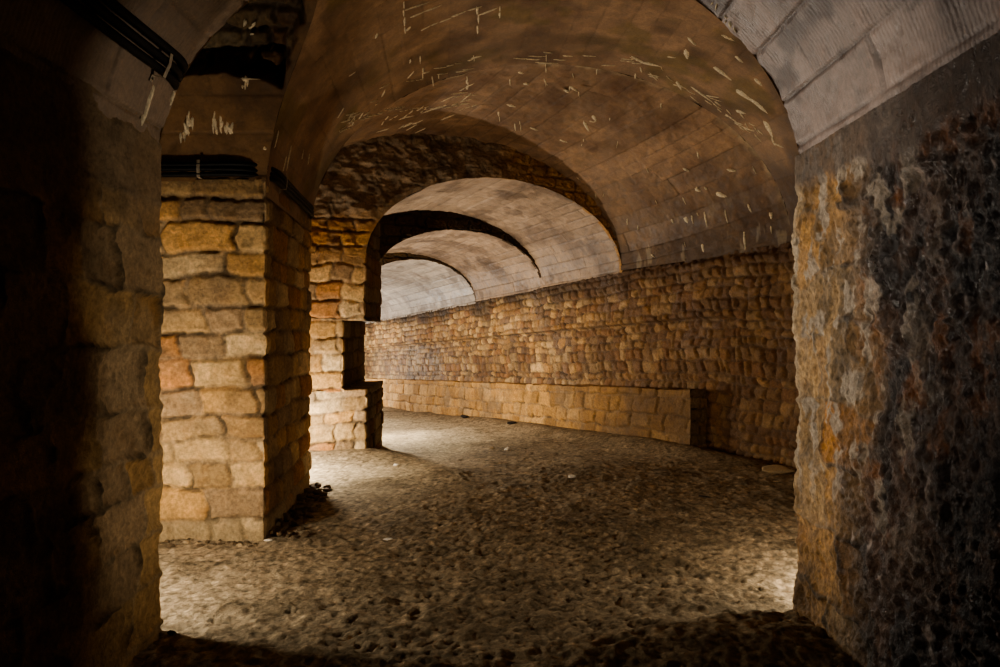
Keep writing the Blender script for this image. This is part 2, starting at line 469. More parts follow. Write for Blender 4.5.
# ------------------------------------------------------------------ vaults
def vault_colour(P, S, L, seed, base, dark, width=.21, groove=.012, wj=.25, amt=.35, gs=1.0):
    d, r1, r2 = boards(S, L, seed, width, wj)
    g = 1 - sst(groove * .4, groove, d + .003 * fbm(P, 30, 2, seed))
    n = fbm(P, 2.2, 4, seed + 3); n2 = fbm(P, 14, 4, seed + 4)
    c = np.broadcast_to(base, P.shape) * (1 - amt * .6 + amt * 1.2 * r1)[..., None]
    c = mix(c, np.broadcast_to(dark, c.shape), sst(-.15, .45, n) * .65)
    c = c * (1 + .3 * n2)[..., None]
    g = g * gs * (.35 + .65 * sst(-.3, .2, fbm(P, 1.8, 2, seed + 6)))
    c = mix(c, c * .42, g * .8)
    disp = -.010 * g + (r2 - .5) * .010 + .008 * n2 + .012 * n
    rough = .62 + .2 * n2 + .15 * (r2 - .5)
    return disp, c, rough

def add_vault(parts, P, ref, disp, c, rough):
    N, flip = surface(P, ref)
    parts.append((P + N * disp[..., None], np.concatenate([c, np.clip(rough, .25, 1)[..., None]], -1), flip))

def join_parts(name, parts, mat, parent=None):
    V = []; T = []; F = []; off = 0
    for P, t, flip in parts:
        n, m = P.shape[:2]; V.append(P.reshape(-1, 3)); T.append(t.reshape(-1, 4)); F.append(grid_faces(n, m, flip, off)); off += n * m
    return mesh_obj(name, np.concatenate(V), np.concatenate(F), mat, parent, np.concatenate(T))

def arc_s(P, axis):
    d = np.linalg.norm(np.diff(P, axis=axis), axis=-1)
    z = np.zeros_like(np.take(d, [0], axis))
    return np.concatenate([z, np.cumsum(d, axis=axis)], axis)

# near barrel vault over the camera
NX0, NX1, NZS, NB = -1.74, 1.57, 2.27, 1.30
NC, NA = (NX0 + NX1) / 2, (NX1 - NX0) / 2
def yend(x): return 3.45 + (x + 1.74) * (.31 / 3.31)
def build_ceiling_near():
    th = np.linspace(0, PI, 420); f = np.linspace(0, 1, 260)
    TH, Fy = np.meshgrid(th, f, indexing='ij')
    x = NC - NA * np.cos(TH); z = NZS + NB * np.sin(TH)
    y = .5 + (yend(x) - .5) * Fy
    P = np.stack([x, y, z], -1)
    S = arc_s(P, 0)
    d, c, r = vault_colour(P, S.max() - S, P[..., 1], 5, lin(138, 122, 114), lin(78, 67, 62), .265, .013, .12, .3)
    left = sst(.3, -.6, x)
    c = stain_shade(c, left * .75, lin(116, 96, 72))
    stain = sst(.12, .4, fbm(P * np.array([1, .6, 1]), 5, 4, 301)) * (1 - left)
    c = stain_shade(c, stain * .75, lin(62, 50, 46)); c = stain_shade(c, sst(.0, .35, fbm(P, 1.6, 4, 305)) * (1 - left) * .5, lin(84, 70, 66))
    r = r - .18 * (1 - left)
    edge = sst(.955, 1, Fy)
    d = d + edge * .012 * fbm(P, 10, 3, 302)
    low = sst(2.55, 2.3, z + .1 * fbm(P, 3, 3, 303)) * (1 - left)
    c = stain_shade(c, low * .75, lin(60, 48, 42))
    parts = []
    add_vault(parts, P, (0, 2, 1.5), d, c, r)
    # end face of the near vault, up to the bigger vault behind it
    k = np.linspace(0, 1, 40)
    TH, K = np.meshgrid(th, k, indexing='ij')
    xi = NC - NA * np.cos(TH); zi = NZS + NB * np.sin(TH)
    xo = .7 - 2.75 * np.cos(TH); zo = NZS + 2.4 * np.sin(TH)
    x = xi + (xo - xi) * K; z = zi + (zo - zi) * K
    P = np.stack([x, yend(np.clip(x, NX0, NX1)), z], -1)
    dd, cc, j, r_ = stone_layer(P, x, z, 6, relief=.02)
    add_vault(parts, P, (0, 6, 1.5), dd * sst(0, .1, K), cc * .8, np.full(dd.shape, .9))
    o = join_parts('ceiling', parts, M_CONC)
    tagset(o, 'grey board-marked concrete barrel vault over the foreground passage', 'ceiling', kind='structure')
    return o
CEIL_NEAR = build_ceiling_near()

# big brown vault: near bay A (axis Y), then the bay running into the gallery
AZS, AB, AXR = 2.5, 1.85, 3.2
def axl(y): return -1.77 - np.maximum(y - 5.07, 0) * .104
def a_sec(th, y):
    xl = axl(y); c = (xl + AXR) / 2; a = (AXR - xl) / 2
    return c - a * np.cos(th), AZS + AB * np.sin(th)
def cross_z(y):
    q = np.clip((y - 4.25) / .82, -1, 1); return 2.6 + 1.1 * np.sqrt(1 - q * q)

BIG = dict(base=lin(146, 118, 90), dark=lin(106, 80, 58))
def build_ceiling_big():
    parts = []
    n = 560
    # A1: over the cross passage, trimmed along the groin
    ys = 4.25 - .82 * np.cos(np.linspace(0, PI, 130))
    f = np.linspace(0, 1, n)
    ths = np.arcsin(np.clip((cross_z(ys) - AZS) / AB, 0, 1))
    TH = ths[None] + (PI - ths)[None] * f[:, None]; Y = np.repeat(ys[None], n, 0)
    x, z = a_sec(TH, Y); P1 = np.stack([x, Y, z], -1)
    # A2: pillar to mitre; seg0: mitre to first rib
    th = np.linspace(0, PI, n); k = np.linspace(0, 1, 170)
    TH, K = np.meshgrid(th, k, indexing='ij')
    xm, zm = a_sec(TH, np.full_like(TH, 6.9)); ym = 6.9 + (xm + 1.96) * .204
    y2 = 5.07 + (ym - 5.07) * K
    x, z = a_sec(TH, np.minimum(y2, 6.9)); x = x + (xm - x) * sst(.8, 1, K); P2 = np.stack([x, y2, z], -1)
    k0 = np.linspace(0, 1, 260); TH0, K0 = np.meshgrid(th, k0, indexing='ij')
    w = 2.65 + 2.65 * -np.cos(PI - TH0)
    gx, gy = gal(np.full_like(w, 1.56), w)
    R = np.stack([gx, gy, 2.45 + 1.65 * np.sin(TH0)], -1)
    xm0, zm0 = a_sec(TH0, np.full_like(TH0, 6.9)); M = np.stack([xm0, 6.9 + (xm0 + 1.96) * .204, zm0], -1)
    P3 = M + (R - M) * K0[..., None]
    for P, s in ((P1, 1), (P2, 1), (P3, 2)):
        S = arc_s(P, 0) if s == 1 and P is not P1 else None
        if P is P1:
            S = TH_s = np.interp(np.arcsin(np.clip((P[..., 2] - AZS) / AB, 0, 1)) * 1.0, [0, PI / 2], [0, 3.2])
            S = np.where(P[..., 0] > .7, 6.4 - S, S)
        if s == 2: S = arc_s(P, 0)
        L = arc_s(P, 1)
        d, c, r = vault_colour(P, S.max() - S, L, 15 + s, BIG['base'], BIG['dark'], .24, .010, .35, .3 if s == 2 else .15, .75 if s == 2 else .4)
        if s == 2:
            c = stain_shade(c, sst(.0, .4, fbm(P, 1.7, 3, 311)) * .4, lin(74, 48, 34))
            c = stain_shade(c, sst(.1, .45, fbm(P, 3.0, 4, 312)) * .5, lin(132, 110, 92))
            crease = np.exp(-(arc_s(P, 1) / .05) ** 2)
            c = stain_shade(c, crease * sst(-.2, .3, fbm(P, 5, 3, 313)) * .6, lin(176, 160, 128))
        else:
            c = stain_shade(c, sst(.1, .45, fbm(P, 2.6, 3, 314)) * .5, lin(104, 90, 42))
            c = stain_shade(c, sst(0, .4, fbm(P, 1.3, 3, 315)) * .55, lin(62, 44, 30))
        if s == 1: d = d * (0.35 if P is P2 else .35)
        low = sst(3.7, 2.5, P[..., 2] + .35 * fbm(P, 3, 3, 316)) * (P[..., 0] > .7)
        c = stain_shade(c, low * .7, lin(58, 46, 36))
        drip = sst(.30, .42, fbm(P * np.array([1, 1, .25]), 9, 3, 317)) * sst(3.4, 2.7, P[..., 2]) * (P[..., 0] > 1) * (s == 2)
        c = stain_shade(c, drip * .35, lin(170, 156, 130))
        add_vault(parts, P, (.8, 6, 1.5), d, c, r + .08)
    o = join_parts('ceiling', parts, M_VAULT)
    tagset(o, 'large brown plastered vault with white lime streaks over the central bay', 'ceiling', kind='structure')
    return o
CEIL_BIG = build_ceiling_big()

# cross passage vault on the left with its broken hole
def build_ceiling_cross():
    ph = np.linspace(0, PI, 300); f = np.linspace(0, 1, 330)
    PH, Fx = np.meshgrid(ph, f, indexing='ij')
    y = 4.25 + .82 * np.cos(PH); z = 2.6 + 1.1 * np.sin(PH)
    q = np.clip((z - AZS) / AB, 0, 1); xl = axl(y); c0 = (xl + AXR) / 2; a = (AXR - xl) / 2
    xg = c0 - a * np.sqrt(1 - q * q)
    x = xg - 3.2 * (1 - Fx)
    P = np.stack([x, y, z], -1)
    S = arc_s(P, 0)
    d, c, r = vault_colour(P, S, x, 25, lin(112, 86, 58), lin(70, 52, 36), .3, .008, .2, .25)
    w1 = .06 * fbm(P, 6, 3, 321)
    top = 3.30 + .05 * fbm(P, 3, 3, 322) - .16 * np.exp(-((x + 1.50) / .10) ** 2)
    hole = sst(top - .012, top + .02, z + w1 * .5) * sst(-2.95, -2.8, x + w1) * sst(-.02, .04, (xg - x) - .06 + w1) * sst(.55, .70, PH)
    hole = hole * sst(2.35, 2.15, PH + 1.2 * w1)
    hs, hc, j, rr = stone_layer(P, x, S, 27, relief=.05, rough_amp=.05, ch=(.09, .16))
    d = d + hole * (-.16 + hs - .05 * np.abs(fbm(P, 5, 4, 323)))
    c = mix(c, hc * .22, hole * .92)
    add_parts = []
    add_vault(add_parts, P, (-2.5, 4.25, 1.5), d, c, r + .2)
    o = join_parts('ceiling', add_parts, M_VAULT)
    tagset(o, 'low brown vault of the left side passage with a dark broken hole', 'ceiling', kind='structure')
    return o
CEIL_CROSS = build_ceiling_cross()

def build_ceiling_side():
    ph = np.linspace(0, PI, 60); f = np.linspace(0, 1, 60)
    PH, Fx = np.meshgrid(ph, f, indexing='ij')
    y0 = 7.55 + .95 * np.cos(PH)
    P = np.stack([-5.6 + 2.9 * Fx, y0 + .0 * Fx, 2.5 + .8 * np.sin(PH)], -1)
    d, c, r = vault_colour(P, arc_s(P, 0), P[..., 0], 28, lin(130, 104, 72), lin(90, 66, 44), .3)
    ps = []; add_vault(ps, P, (-3, 7.6, 1), d, c, r)
    o = join_parts('ceiling', ps, M_VAULT)
    tagset(o, 'small vault of the hidden side opening between the two pillars', 'ceiling', kind='structure')
build_ceiling_side()

# gallery vaults beyond the ribs
def rib_ell(th, c, a, zs, b, t):
    w = c - a * np.cos(th); x, y = gal(np.full_like(w, t), w)
    return np.stack([x, y, zs + b * np.sin(th)], -1)

def build_gallery_vault(t0, t1, e0, e1, seed, base, dark, label, n=300, k=200):
    th = np.linspace(0, PI, n); kk = np.linspace(0, 1, k)
    A = rib_ell(th, *e0, t0); B = rib_ell(th, *e1, t1)
    P = A[:, None] + (B - A)[:, None] * kk[None, :, None]
    S = arc_s(P, 0); L = arc_s(P, 1)
    d, c, r = vault_colour(P, S, L, seed, base, dark, .17, .010, .1, .25)
    rings = np.abs(((L + .03 * fbm(P, 3, 2, seed)) / .55) % 1 - .5)
    c = stain_shade(c, sst(.485, .5, rings) * .3)
    stain = sst(.15, .4, fbm(P, 2.5, 4, seed + 9))
    c = stain_shade(c, stain * .6, dark * .8)
    ps = []; mid = P.mean((0, 1)); mid[2] -= 1
    add_vault(ps, P, mid, d, c, r - .1)
    o = join_parts('ceiling', ps, M_VAULT)
    tagset(o, label, 'ceiling', kind='structure')
    return o

PINK = lin(146, 126, 106); PINKD = lin(92, 76, 64)
E1 = (1.98, 1.98, 2.42, 1.20); E1b = (1.98, 1.98, 2.32, 1.20)
E2 = (1.56, 1.58, 2.30, .95); E2b = (1.56, 1.58, 2.18, .95)
E3 = (1.30, 1.32, 2.14, .88); E3b = (1.30, 1.32, 1.66, .88)
T1, T2, T3, T4 = 1.54, 3.85, 6.6, 17.5
build_gallery_vault(T1, T2 + .05, E1, E1b, 35, PINK, PINKD, 'pinkish grey vault of the first gallery bay beyond the dark stone arch')
build_gallery_vault(T2, T3 + .05, E2, E2b, 36, PINK, PINKD, 'pinkish grey vault of the second, lower gallery bay')
build_gallery_vault(T3, T4, E3, E3b, 37, lin(168, 158, 146), lin(120, 108, 98), 'pale grey tiled vault at the far end of the gallery', 240, 300)

# transverse stone arches between the bays
def build_rib(t, inner, outer, thick, seed, label, wl, smoky, ds=.012):
    th = np.linspace(0, PI, 420)
    A = rib_ell(th, *inner, t); B = rib_ell(th, *outer, t - .02)
    k = np.linspace(0, 1, 110)
    P = A[:, None] + (B - A)[:, None] * k[None, :, None]
    P[..., 2] += .012 * fbm(P, 7, 3, seed)
    tt, W = gal_inv(P[..., 0], P[..., 1])
    N, flip = surface(P, np.array([*gal(t - 3, 2), 2.]))
    d, c, j, r = stone_layer(P, W, P[..., 2], seed, pal=[lin(176, 136, 80), lin(160, 116, 62), lin(150, 116, 74)], relief=.03, rough_amp=.03,
                             ch=(.13, .2), lw=(.18, .4))
    if smoky == 1:
        m = sst(2.65, 3.15, P[..., 2] + .25 * fbm(P, 2.5, 4, seed + 7)) * sst(1.2, 2.2, W + .35 * fbm(P, 3, 3, seed + 8))
        rockd = .10 * fbm(P, 5, 5, seed + 9, .6)
        d = d * (1 - .8 * m) + rockd * m
        dk = np.broadcast_to(lin(126, 112, 94), c.shape) * (1 + 1.0 * fbm(P, 9, 4, seed + 10))[..., None]
        c = mix(c, dk, m * .85)
        m2 = (1 - sst(1.6, 2.4, W)) * .65
        c = stain_shade(c, m2, lin(150, 116, 74)); c = c * 1.25
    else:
        c = c * .16  # farther arch faces: their unlit shade is put into the colour
    P = P + N * (d * sst(0, .06, k)[None])[..., None]
    T = np.concatenate([c, np.full(d.shape + (1,), .85)], -1)
    # soffit ring behind the face
    ks = np.linspace(0, 1, 8)
    i2 = P[:, 0]
    back = np.stack([i2[:, 0] + DIR[0] * thick, i2[:, 1] + DIR[1] * thick, i2[:, 2]], -1)
    Q = i2[:, None] + (back - i2)[:, None] * ks[None, :, None]
    TQ = np.repeat(T[:, :1], 8, 1)
    nq, fq = surface(Q, np.array([*gal(t, 1.9), 2.]))
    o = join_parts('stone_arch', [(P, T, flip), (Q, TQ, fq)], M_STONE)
    tagset(o, label, 'arch')
    return o
R0 = (3.0, 3.1, 2.45, 1.78)
build_rib(T1, E1, R0, .06, 51, 'blackened rough stone arch face above the first gallery opening', 5.4, 1)
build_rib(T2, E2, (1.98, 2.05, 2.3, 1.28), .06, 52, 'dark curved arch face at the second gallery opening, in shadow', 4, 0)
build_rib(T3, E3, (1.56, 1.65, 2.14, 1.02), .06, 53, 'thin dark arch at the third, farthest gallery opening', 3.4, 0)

# ------------------------------------------------------------------ pillars
def pil1_shade(P, U, Z, c, rough, j):
    top = sst(2.2, 2.6, Z + .12 * fbm(P, 4, 3, 61))
    c = stain_shade(c, top * .45, lin(92, 70, 46))
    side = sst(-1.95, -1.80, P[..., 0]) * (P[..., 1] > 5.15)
    c = stain_shade(c, side * .45, lin(104, 78, 46))  # right side toned down: its shade is painted in
    c = stain_shade(c, sst(.05, .45, fbm(P, 2.5, 3, 62)) * .3, lin(118, 92, 58))
    base = sst(.22, .05, Z + .08 * fbm(P, 5, 3, 63))
    c = mix(c, np.broadcast_to(lin(168, 148, 112), c.shape), base * .7)
    return c, rough
p1 = prism('stone_pillar', [(-1.77, 5.07), (-1.96, 6.9), (-4.6, 6.9), (-4.6, 5.07)], -.15, 2.62, 73, shade=pil1_shade, ds=.0115,
           ch=(.15, .25), lw=(.22, .5), relief=.020, rad=.018, jw=.014)
tagset(p1, 'nearer square ochre stone pillar with black cables around its top', 'pillar')

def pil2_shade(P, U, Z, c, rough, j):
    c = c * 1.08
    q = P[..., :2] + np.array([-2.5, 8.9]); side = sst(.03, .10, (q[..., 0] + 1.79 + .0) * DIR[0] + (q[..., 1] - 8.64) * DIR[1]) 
    c = c * (1 - .75 * side)[..., None]  # faces behind the front darkened: shade put into the colour
    c = stain_shade(c, sst(1.9, 2.5, Z + .3 * fbm(P, 3, 3, 64)) * .3, lin(150, 100, 56))
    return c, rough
C2 = np.array([-1.79, 8.64]); B2 = np.array([-1.88, 10.25])
def shift(p, k): return tuple(np.array(p) - PER * k)
p2 = empty('stone_pillar', (-2.5, 8.9, 0))
tagset(p2, 'farther pale stone pillar with a stepped base and a notch cut in its right edge', 'pillar')
OFF = np.array([-2.5, 8.9])
def loc(pts): return [tuple(np.array(p) - OFF) for p in pts]
KW = dict(ch=(.15, .23), lw=(.22, .45), relief=.022, ds=.014, rad=.02)
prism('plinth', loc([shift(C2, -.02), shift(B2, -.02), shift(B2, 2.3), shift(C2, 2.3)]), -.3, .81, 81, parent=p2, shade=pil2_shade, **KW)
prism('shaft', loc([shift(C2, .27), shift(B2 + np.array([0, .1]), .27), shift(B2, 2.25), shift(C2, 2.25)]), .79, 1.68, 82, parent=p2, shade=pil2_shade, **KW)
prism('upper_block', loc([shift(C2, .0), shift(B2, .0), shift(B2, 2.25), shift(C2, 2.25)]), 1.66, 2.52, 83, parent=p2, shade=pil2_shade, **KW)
def up_shade(P, U, Z, c, rough, j): return c * .18, rough  # whole block darkened: shade under the vault painted in
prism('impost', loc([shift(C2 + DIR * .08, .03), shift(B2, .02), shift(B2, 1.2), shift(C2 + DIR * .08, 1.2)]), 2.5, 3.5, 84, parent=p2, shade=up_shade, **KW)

# ------------------------------------------------------------------ low ledge along the gallery wall
def build_ledge():
    ts = np.arange(-.13, 16, .02); dep = .2
    prof = []
    H = .77
    for k in np.linspace(0, 1, 60): prof.append((dep, -.2 + (H + .2) * k))
    for k in np.linspace(0, 1, 12)[1:]: prof.append((dep * (1 - k) - .08 * k, H))
    prof = np.array(prof)
    T = np.repeat(ts[:, None], len(prof), 1); Wd = np.repeat(prof[None, :, 0], len(ts), 0); Zl = np.repeat(prof[None, :, 1], len(ts), 0)
    x, y = gal(T, Wd); P = np.stack([x, y, Zl - .046 * T], -1)
    N, flip = surface(P, np.array([*gal(5, 3), 1.5]))
    s = np.concatenate([[0], np.cumsum(np.linalg.norm(np.diff(prof, axis=0), axis=1))]); S = np.repeat(s[None], len(ts), 0)
    d, c, j, r = stone_layer(P, T, S, 58, pal=[lin(176, 136, 80), lin(160, 122, 70), lin(188, 150, 96)], ch=(.2, .3), lw=(.2, .5), relief=.018)
    c = stain_shade(c, sst(4, .2, T) * .65, lin(104, 76, 42)); c = stain_shade(c, sst(.0, .5, fbm(P, 2, 3, 59)) * .35, lin(96, 72, 46))
    P2 = P + N * d[..., None]
    rough = np.full(d.shape, .8)
    parts = [(P2, np.concatenate([c, rough[..., None]], -1), flip)]
    # near end face, its shade put into the colour
    wv = np.linspace(-.08, dep, 24); zv = np.linspace(-.2, H, 70)
    W, Zz = np.meshgrid(wv, zv, indexing='ij'); x, y = gal(np.full_like(W, -.13), W)
    Q = np.stack([x, y, Zz], -1); N, flip = surface(Q, np.array([*gal(-3, 1), .5]))
    d, c, j, r = stone_layer(Q, W, Zz, 59, relief=.018); 
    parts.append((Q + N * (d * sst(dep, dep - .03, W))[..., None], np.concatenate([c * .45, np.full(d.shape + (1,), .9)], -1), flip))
    o = join_parts('stone_ledge', parts, M_STONE)
    tagset(o, 'long low stone ledge built against the foot of the right gallery wall', 'ledge')
build_ledge()

# ------------------------------------------------------------------ rays from the eye onto what is built
bpy.context.view_layer.update()
DG = bpy.context.evaluated_depsgraph_get()
def look(u, v):
    d = Vector(((u - 510) / 700, 1, -(v - 333.5) / 700)).normalized()
    ok, loc_, nrm, idx, ob, mt = SC.ray_cast(DG, Vector((0, 0, EYE)), d)
    if not ok: return None
    if nrm.dot(d) > 0: nrm = -nrm
    return loc_, nrm, ob

# ------------------------------------------------------------------ lime deposits (drips and streaks grown on the vaults)
def lime_patch(V, F, p, n, tdir, length, width, rng, thick=.008):
    n = n.normalized(); t = (tdir - n * tdir.dot(n))
    if t.length < 1e-4: return
    t.normalize(); b = n.cross(t); k0 = len(V); K = 12
    V.append(tuple(p + n * thick))
    for ring, s in ((.6, .8), (1.0, -.9)):
        for k in range(K):
            a = 2 * PI * k / K; rr = ring * rng.uniform(.72, 1.2)
            V.append(tuple(p + t * (math.cos(a) * length / 2 * rr) + b * (math.sin(a) * width / 2 * rr * (1.25 - .5 * math.cos(a))) + n * thick * s))
    for k in range(K):
        k2 = (k + 1) % K
        F.append((k0, k0 + 1 + k, k0 + 1 + k2, k0 + 1 + k2))
        F.append((k0 + 1 + k, k0 + 1 + K + k, k0 + 1 + K + k2, k0 + 1 + k2))

def lime(parent, marks, seed, label=None):
    """marks: (u, v, du, dv, width px): a streak through that point of the picture, laid on the surface itself"""
    rng = random.Random(seed); V = []; F = []
    for (u, v, du, dv, w) in marks:
        a = look(u - du / 2, v - dv / 2); b = look(u + du / 2, v + dv / 2); m = look(u, v)
        if not (a and b and m) or m[2] is not parent or a[2] is not parent or b[2] is not parent: continue
        L = (b[0] - a[0]).length
        if L > .9 or L < .004: continue
        wd = w / 700 * (m[0] - Vector((0, 0, EYE))).length
        nseg = max(1, int(L / (wd * 7)))
        for s in range(nseg):
            f = (s + .5) / nseg; hit = look(u - du / 2 + du * f + rng.uniform(-.6, .6), v - dv / 2 + dv * f + rng.uniform(-.6, .6))
            if hit and hit[2] is parent:
                lime_patch(V, F, hit[0], hit[1], b[0] - a[0], L / nseg * rng.uniform(1.0, 1.45), wd * rng.uniform(.6, 1.25), rng)
    if not V: return
    me = bpy.data.meshes.new('lime_deposit')
    me.from_pydata(V, [], [tuple(dict.fromkeys(f)) for f in F]); me.update(); me.materials.append(M_LIME)
    for p in me.polygons: p.use_smooth = True
    o = bpy.data.objects.new('lime_deposit', me); COL.objects.link(o); o.parent = parent
    tagset(o, label, None, None, 'stuff')

rg = random.Random(12)
mk = []
# along the mitre line of the big vault
for (u0, v0, u1, v1, n_) in ((345, 122, 410, 72, 16), (410, 72, 500, 55, 9), (500, 52, 640, 58, 12), (640, 60, 720, 103, 16), (720, 103, 785, 148, 16)):
    for k in range(n_):
        f = rg.random(); u = u0 + (u1 - u0) * f; v = v0 + (v1 - v0) * f
        mk.append((u + rg.uniform(-6, 6), v + rg.uniform(-3, 9), (u1 - u0) * rg.uniform(.05, .2), (v1 - v0) * rg.uniform(.05, .2), rg.uniform(.8, 2.4)))
for k in range(46):     # streaks fanning below the crease at left
    u = rg.uniform(338, 470); v = 128 - (u - 338) * .38 + rg.uniform(0, 34)
    mk.append((u, v, rg.uniform(6, 24), -rg.uniform(2, 9), rg.uniform(.6, 1.7)))
for k in range(12):
    u = rg.uniform(395, 560); v = rg.uniform(58, 84); mk.append((u, v, 0, rg.uniform(5, 14), rg.uniform(.8, 1.5)))
mk += [(404, 18, 1, 34, 2), (425, 11, 34, -14, 2), (460, 14, 44, -16, 2), (488, 12, 26, -10, 2.6), (478, 20, 0, 26, 2.2), (500, 12, 0, 14, 2), (440, 22, 40, -18, 1.3),
       (416, 6, 24, -8, 1.8), (408, 28, 6, -6, 3), (371, 116, 22, -8, 1.5), (360, 150, 20, -7, 1.2)]
mk += [(652, 64, 24, 6, 4), (641, 70, 2, 8, 2), (690, 40, 10, 9, 3), (686, 54, 2, 12, 4), (672, 57, 8, 1, 2), (722, 73, 26, 20, 6), (705, 96, 24, 18, 4), (679, 86, 6, 12, 3.5),
       (745, 95, 20, 14, 7), (757, 104, 20, 16, 6), (740, 112, 10, 3, 5), (768, 128, 12, 22, 6), (774, 142, 5, 12, 4), (728, 38, 16, 8, 4), (738, 58, 10, 8, 4), (758, 82, 10, 10, 5)]
mk += [(512, 106, 9, 3, 4), (526, 84, 6, 2, 3), (567, 92, 6, 8, 4), (573, 88, 9, 5, 6), (586, 126, 5, 10, 3), (595, 119, 5, 8, 3.5), (592, 122, 8, 1, 2), (545, 82, 4, 8, 1.5), (521, 73, 4, 2, 3),
       (533, 128, 10, 3, 2.6), (562, 141, 9, 3, 2), (515, 128, 1, 9, 1.5), (499, 117, 1, 10, 1.5), (520, 126, 1, 10, 1)]
for (u, v, du, dv, w) in ((684, 200, 5, 10, 2), (693, 220, 2, 12, 2.6), (673, 221, 3, 6, 2.4), (687, 220, 2, 6, 4), (705, 219, 3, 14, 1.8), (726, 217, 4, 19, 2.8), (749, 208, 4, 10, 2.2),
                          (754, 170, 4, 8, 2), (771, 216, 1, 8, 3.4), (771, 230, 1, 8, 2.4), (745, 242, 1, 20, 2.2), (763, 244, 1, 28, 3.4), (714, 250, 3, 20, 3), (708, 250, 3, 18, 4),
                          (703, 247, 2, 10, 3), (693, 262, 1, 9, 2.4), (698, 190, 6, 2, 4), (706, 189, 3, 3, 3), (733, 171, 8, 2, 4), (686, 170, 6, 2, 4), (722, 196, 8, 3, 4), (652, 256, 4, 3, 3)):
    mk.append((u, v, du, dv, w))
for k in range(26):
    mk.append((rg.uniform(560, 700), rg.uniform(60, 250), rg.uniform(-2, 3), rg.uniform(3, 9), rg.uniform(.8, 1.8)))
lime(CEIL_BIG, mk, 1)
# left fragments on the pillar's band
mkb = [(262, 145, -3, 26, 2.6), (276, 138, -5, 22, 2.4), (289, 158, -6, 30, 4), (284, 164, -4, 16, 2), (302, 154, -3, 12, 1.6), (309, 158, -2, 12, 2), (341, 112, -8, 12, 2), (352, 74, 10, -7, 2), (376, 36, -3, 6, 2.5)]
lime(CEIL_BIG, mkb, 2)
# side passage: three white blooms
mkc = []
for (u, v, w) in ((190, 118, 14), (189, 124, 12), (184, 130, 9), (217, 116, 10), (218, 124, 11), (229, 126, 11), (245, 80, 9)):
    for k in range(6):
        x = u + rg.uniform(-w / 2.4, w / 2.4); mkc.append((x, v + rg.uniform(-2, 8), rg.uniform(-1, 1), rg.uniform(6, 16) * (.5 if v < 100 else 1), rg.uniform(1.2, 3)))
mkc += [(250, 79, 22, 1, 1.5), (245, 22, 4, 1, 5), (252, 26, 1, 14, 1.6), (252, 34, 8, 1, 2), (273, 47, -3, 8, 3), (265, 148, 3, 2, 3)]
lime(CEIL_CROSS, mkc, 3)
# near vault: the long streak under the left clamp and crumbs along the right edge
mkn = [(147, 108, -12, 44, 7), (150, 98, -8, 26, 6), (143, 120, -8, 26, 6), (172, 98, -5, 18, 5), (168, 112, -4, 18, 3)]
for k in range(34):
    f = rg.random(); u = 704 + 84 * f ** .8; v = 170 * f ** 1.15
    mkn.append((u + rg.uniform(2, 9), v + rg.uniform(-4, 4), rg.uniform(-3, 5), rg.uniform(3, 8), rg.uniform(1, 3)))
mkn += [(805, 165, 2, 18, 5), (812, 150, 6, 8, 3), (800, 172, 3, 14, 4)]
lime(CEIL_NEAR, mkn, 4)

# ------------------------------------------------------------------ cables
def tube(name, pts, r, mat, parent=None, seg=8):
    pts = [Vector(p) for p in pts]; V = []; F = []
    for i, p in enumerate(pts):
        t = (pts[min(i + 1, len(pts) - 1)] - pts[max(i - 1, 0)]).normalized()
        n = Vector((0, 0, 1)); n = (n - t * n.dot(t)).normalized(); b = t.cross(n)
        for k in range(seg):
            a = 2 * PI * k / seg; V.append(tuple(p + n * math.cos(a) * r + b * math.sin(a) * r))
    for i in range(len(pts) - 1):
        for k in range(seg):
            k2 = (k + 1) % seg; F.append((i * seg + k, (i + 1) * seg + k, (i + 1) * seg + k2, i * seg + k2))
    F.append(tuple(range(seg))[::-1]); F.append(tuple((len(pts) - 1) * seg + k for k in range(seg)))
    me = bpy.data.meshes.new(name); me.from_pydata(V, [], F); me.update(); me.materials.append(mat)
    for p in me.polygons: p.use_smooth = len(p.vertices) == 4
    o = bpy.data.objects.new(name, me); COL.objects.link(o)
    if parent: o.parent = parent
    return o

def dense(pts, ds=.05, rad=.12, sag=0.0, seed=0):
    rng = random.Random(seed)
    P = [np.array(p, float) for p in pts]; out = []
    for a, b in zip(P[:-1], P[1:]):
        n = max(2, int(np.linalg.norm(b - a) / ds)); out += [a + (b - a) * k / n for k in range(n)]
    out.append(P[-1]); A = np.array(out)
    for _ in range(9):
        B = A.copy(); B[1:-1] = (A[:-2] + A[1:-1] + A[2:]) / 3; A = B
    s = np.linspace(0, 1, len(A)); ph = rng.uniform(0, 6)
    A[:, 2] += sag * np.sin(s * 19 + ph)
    return [tuple(p) for p in A]

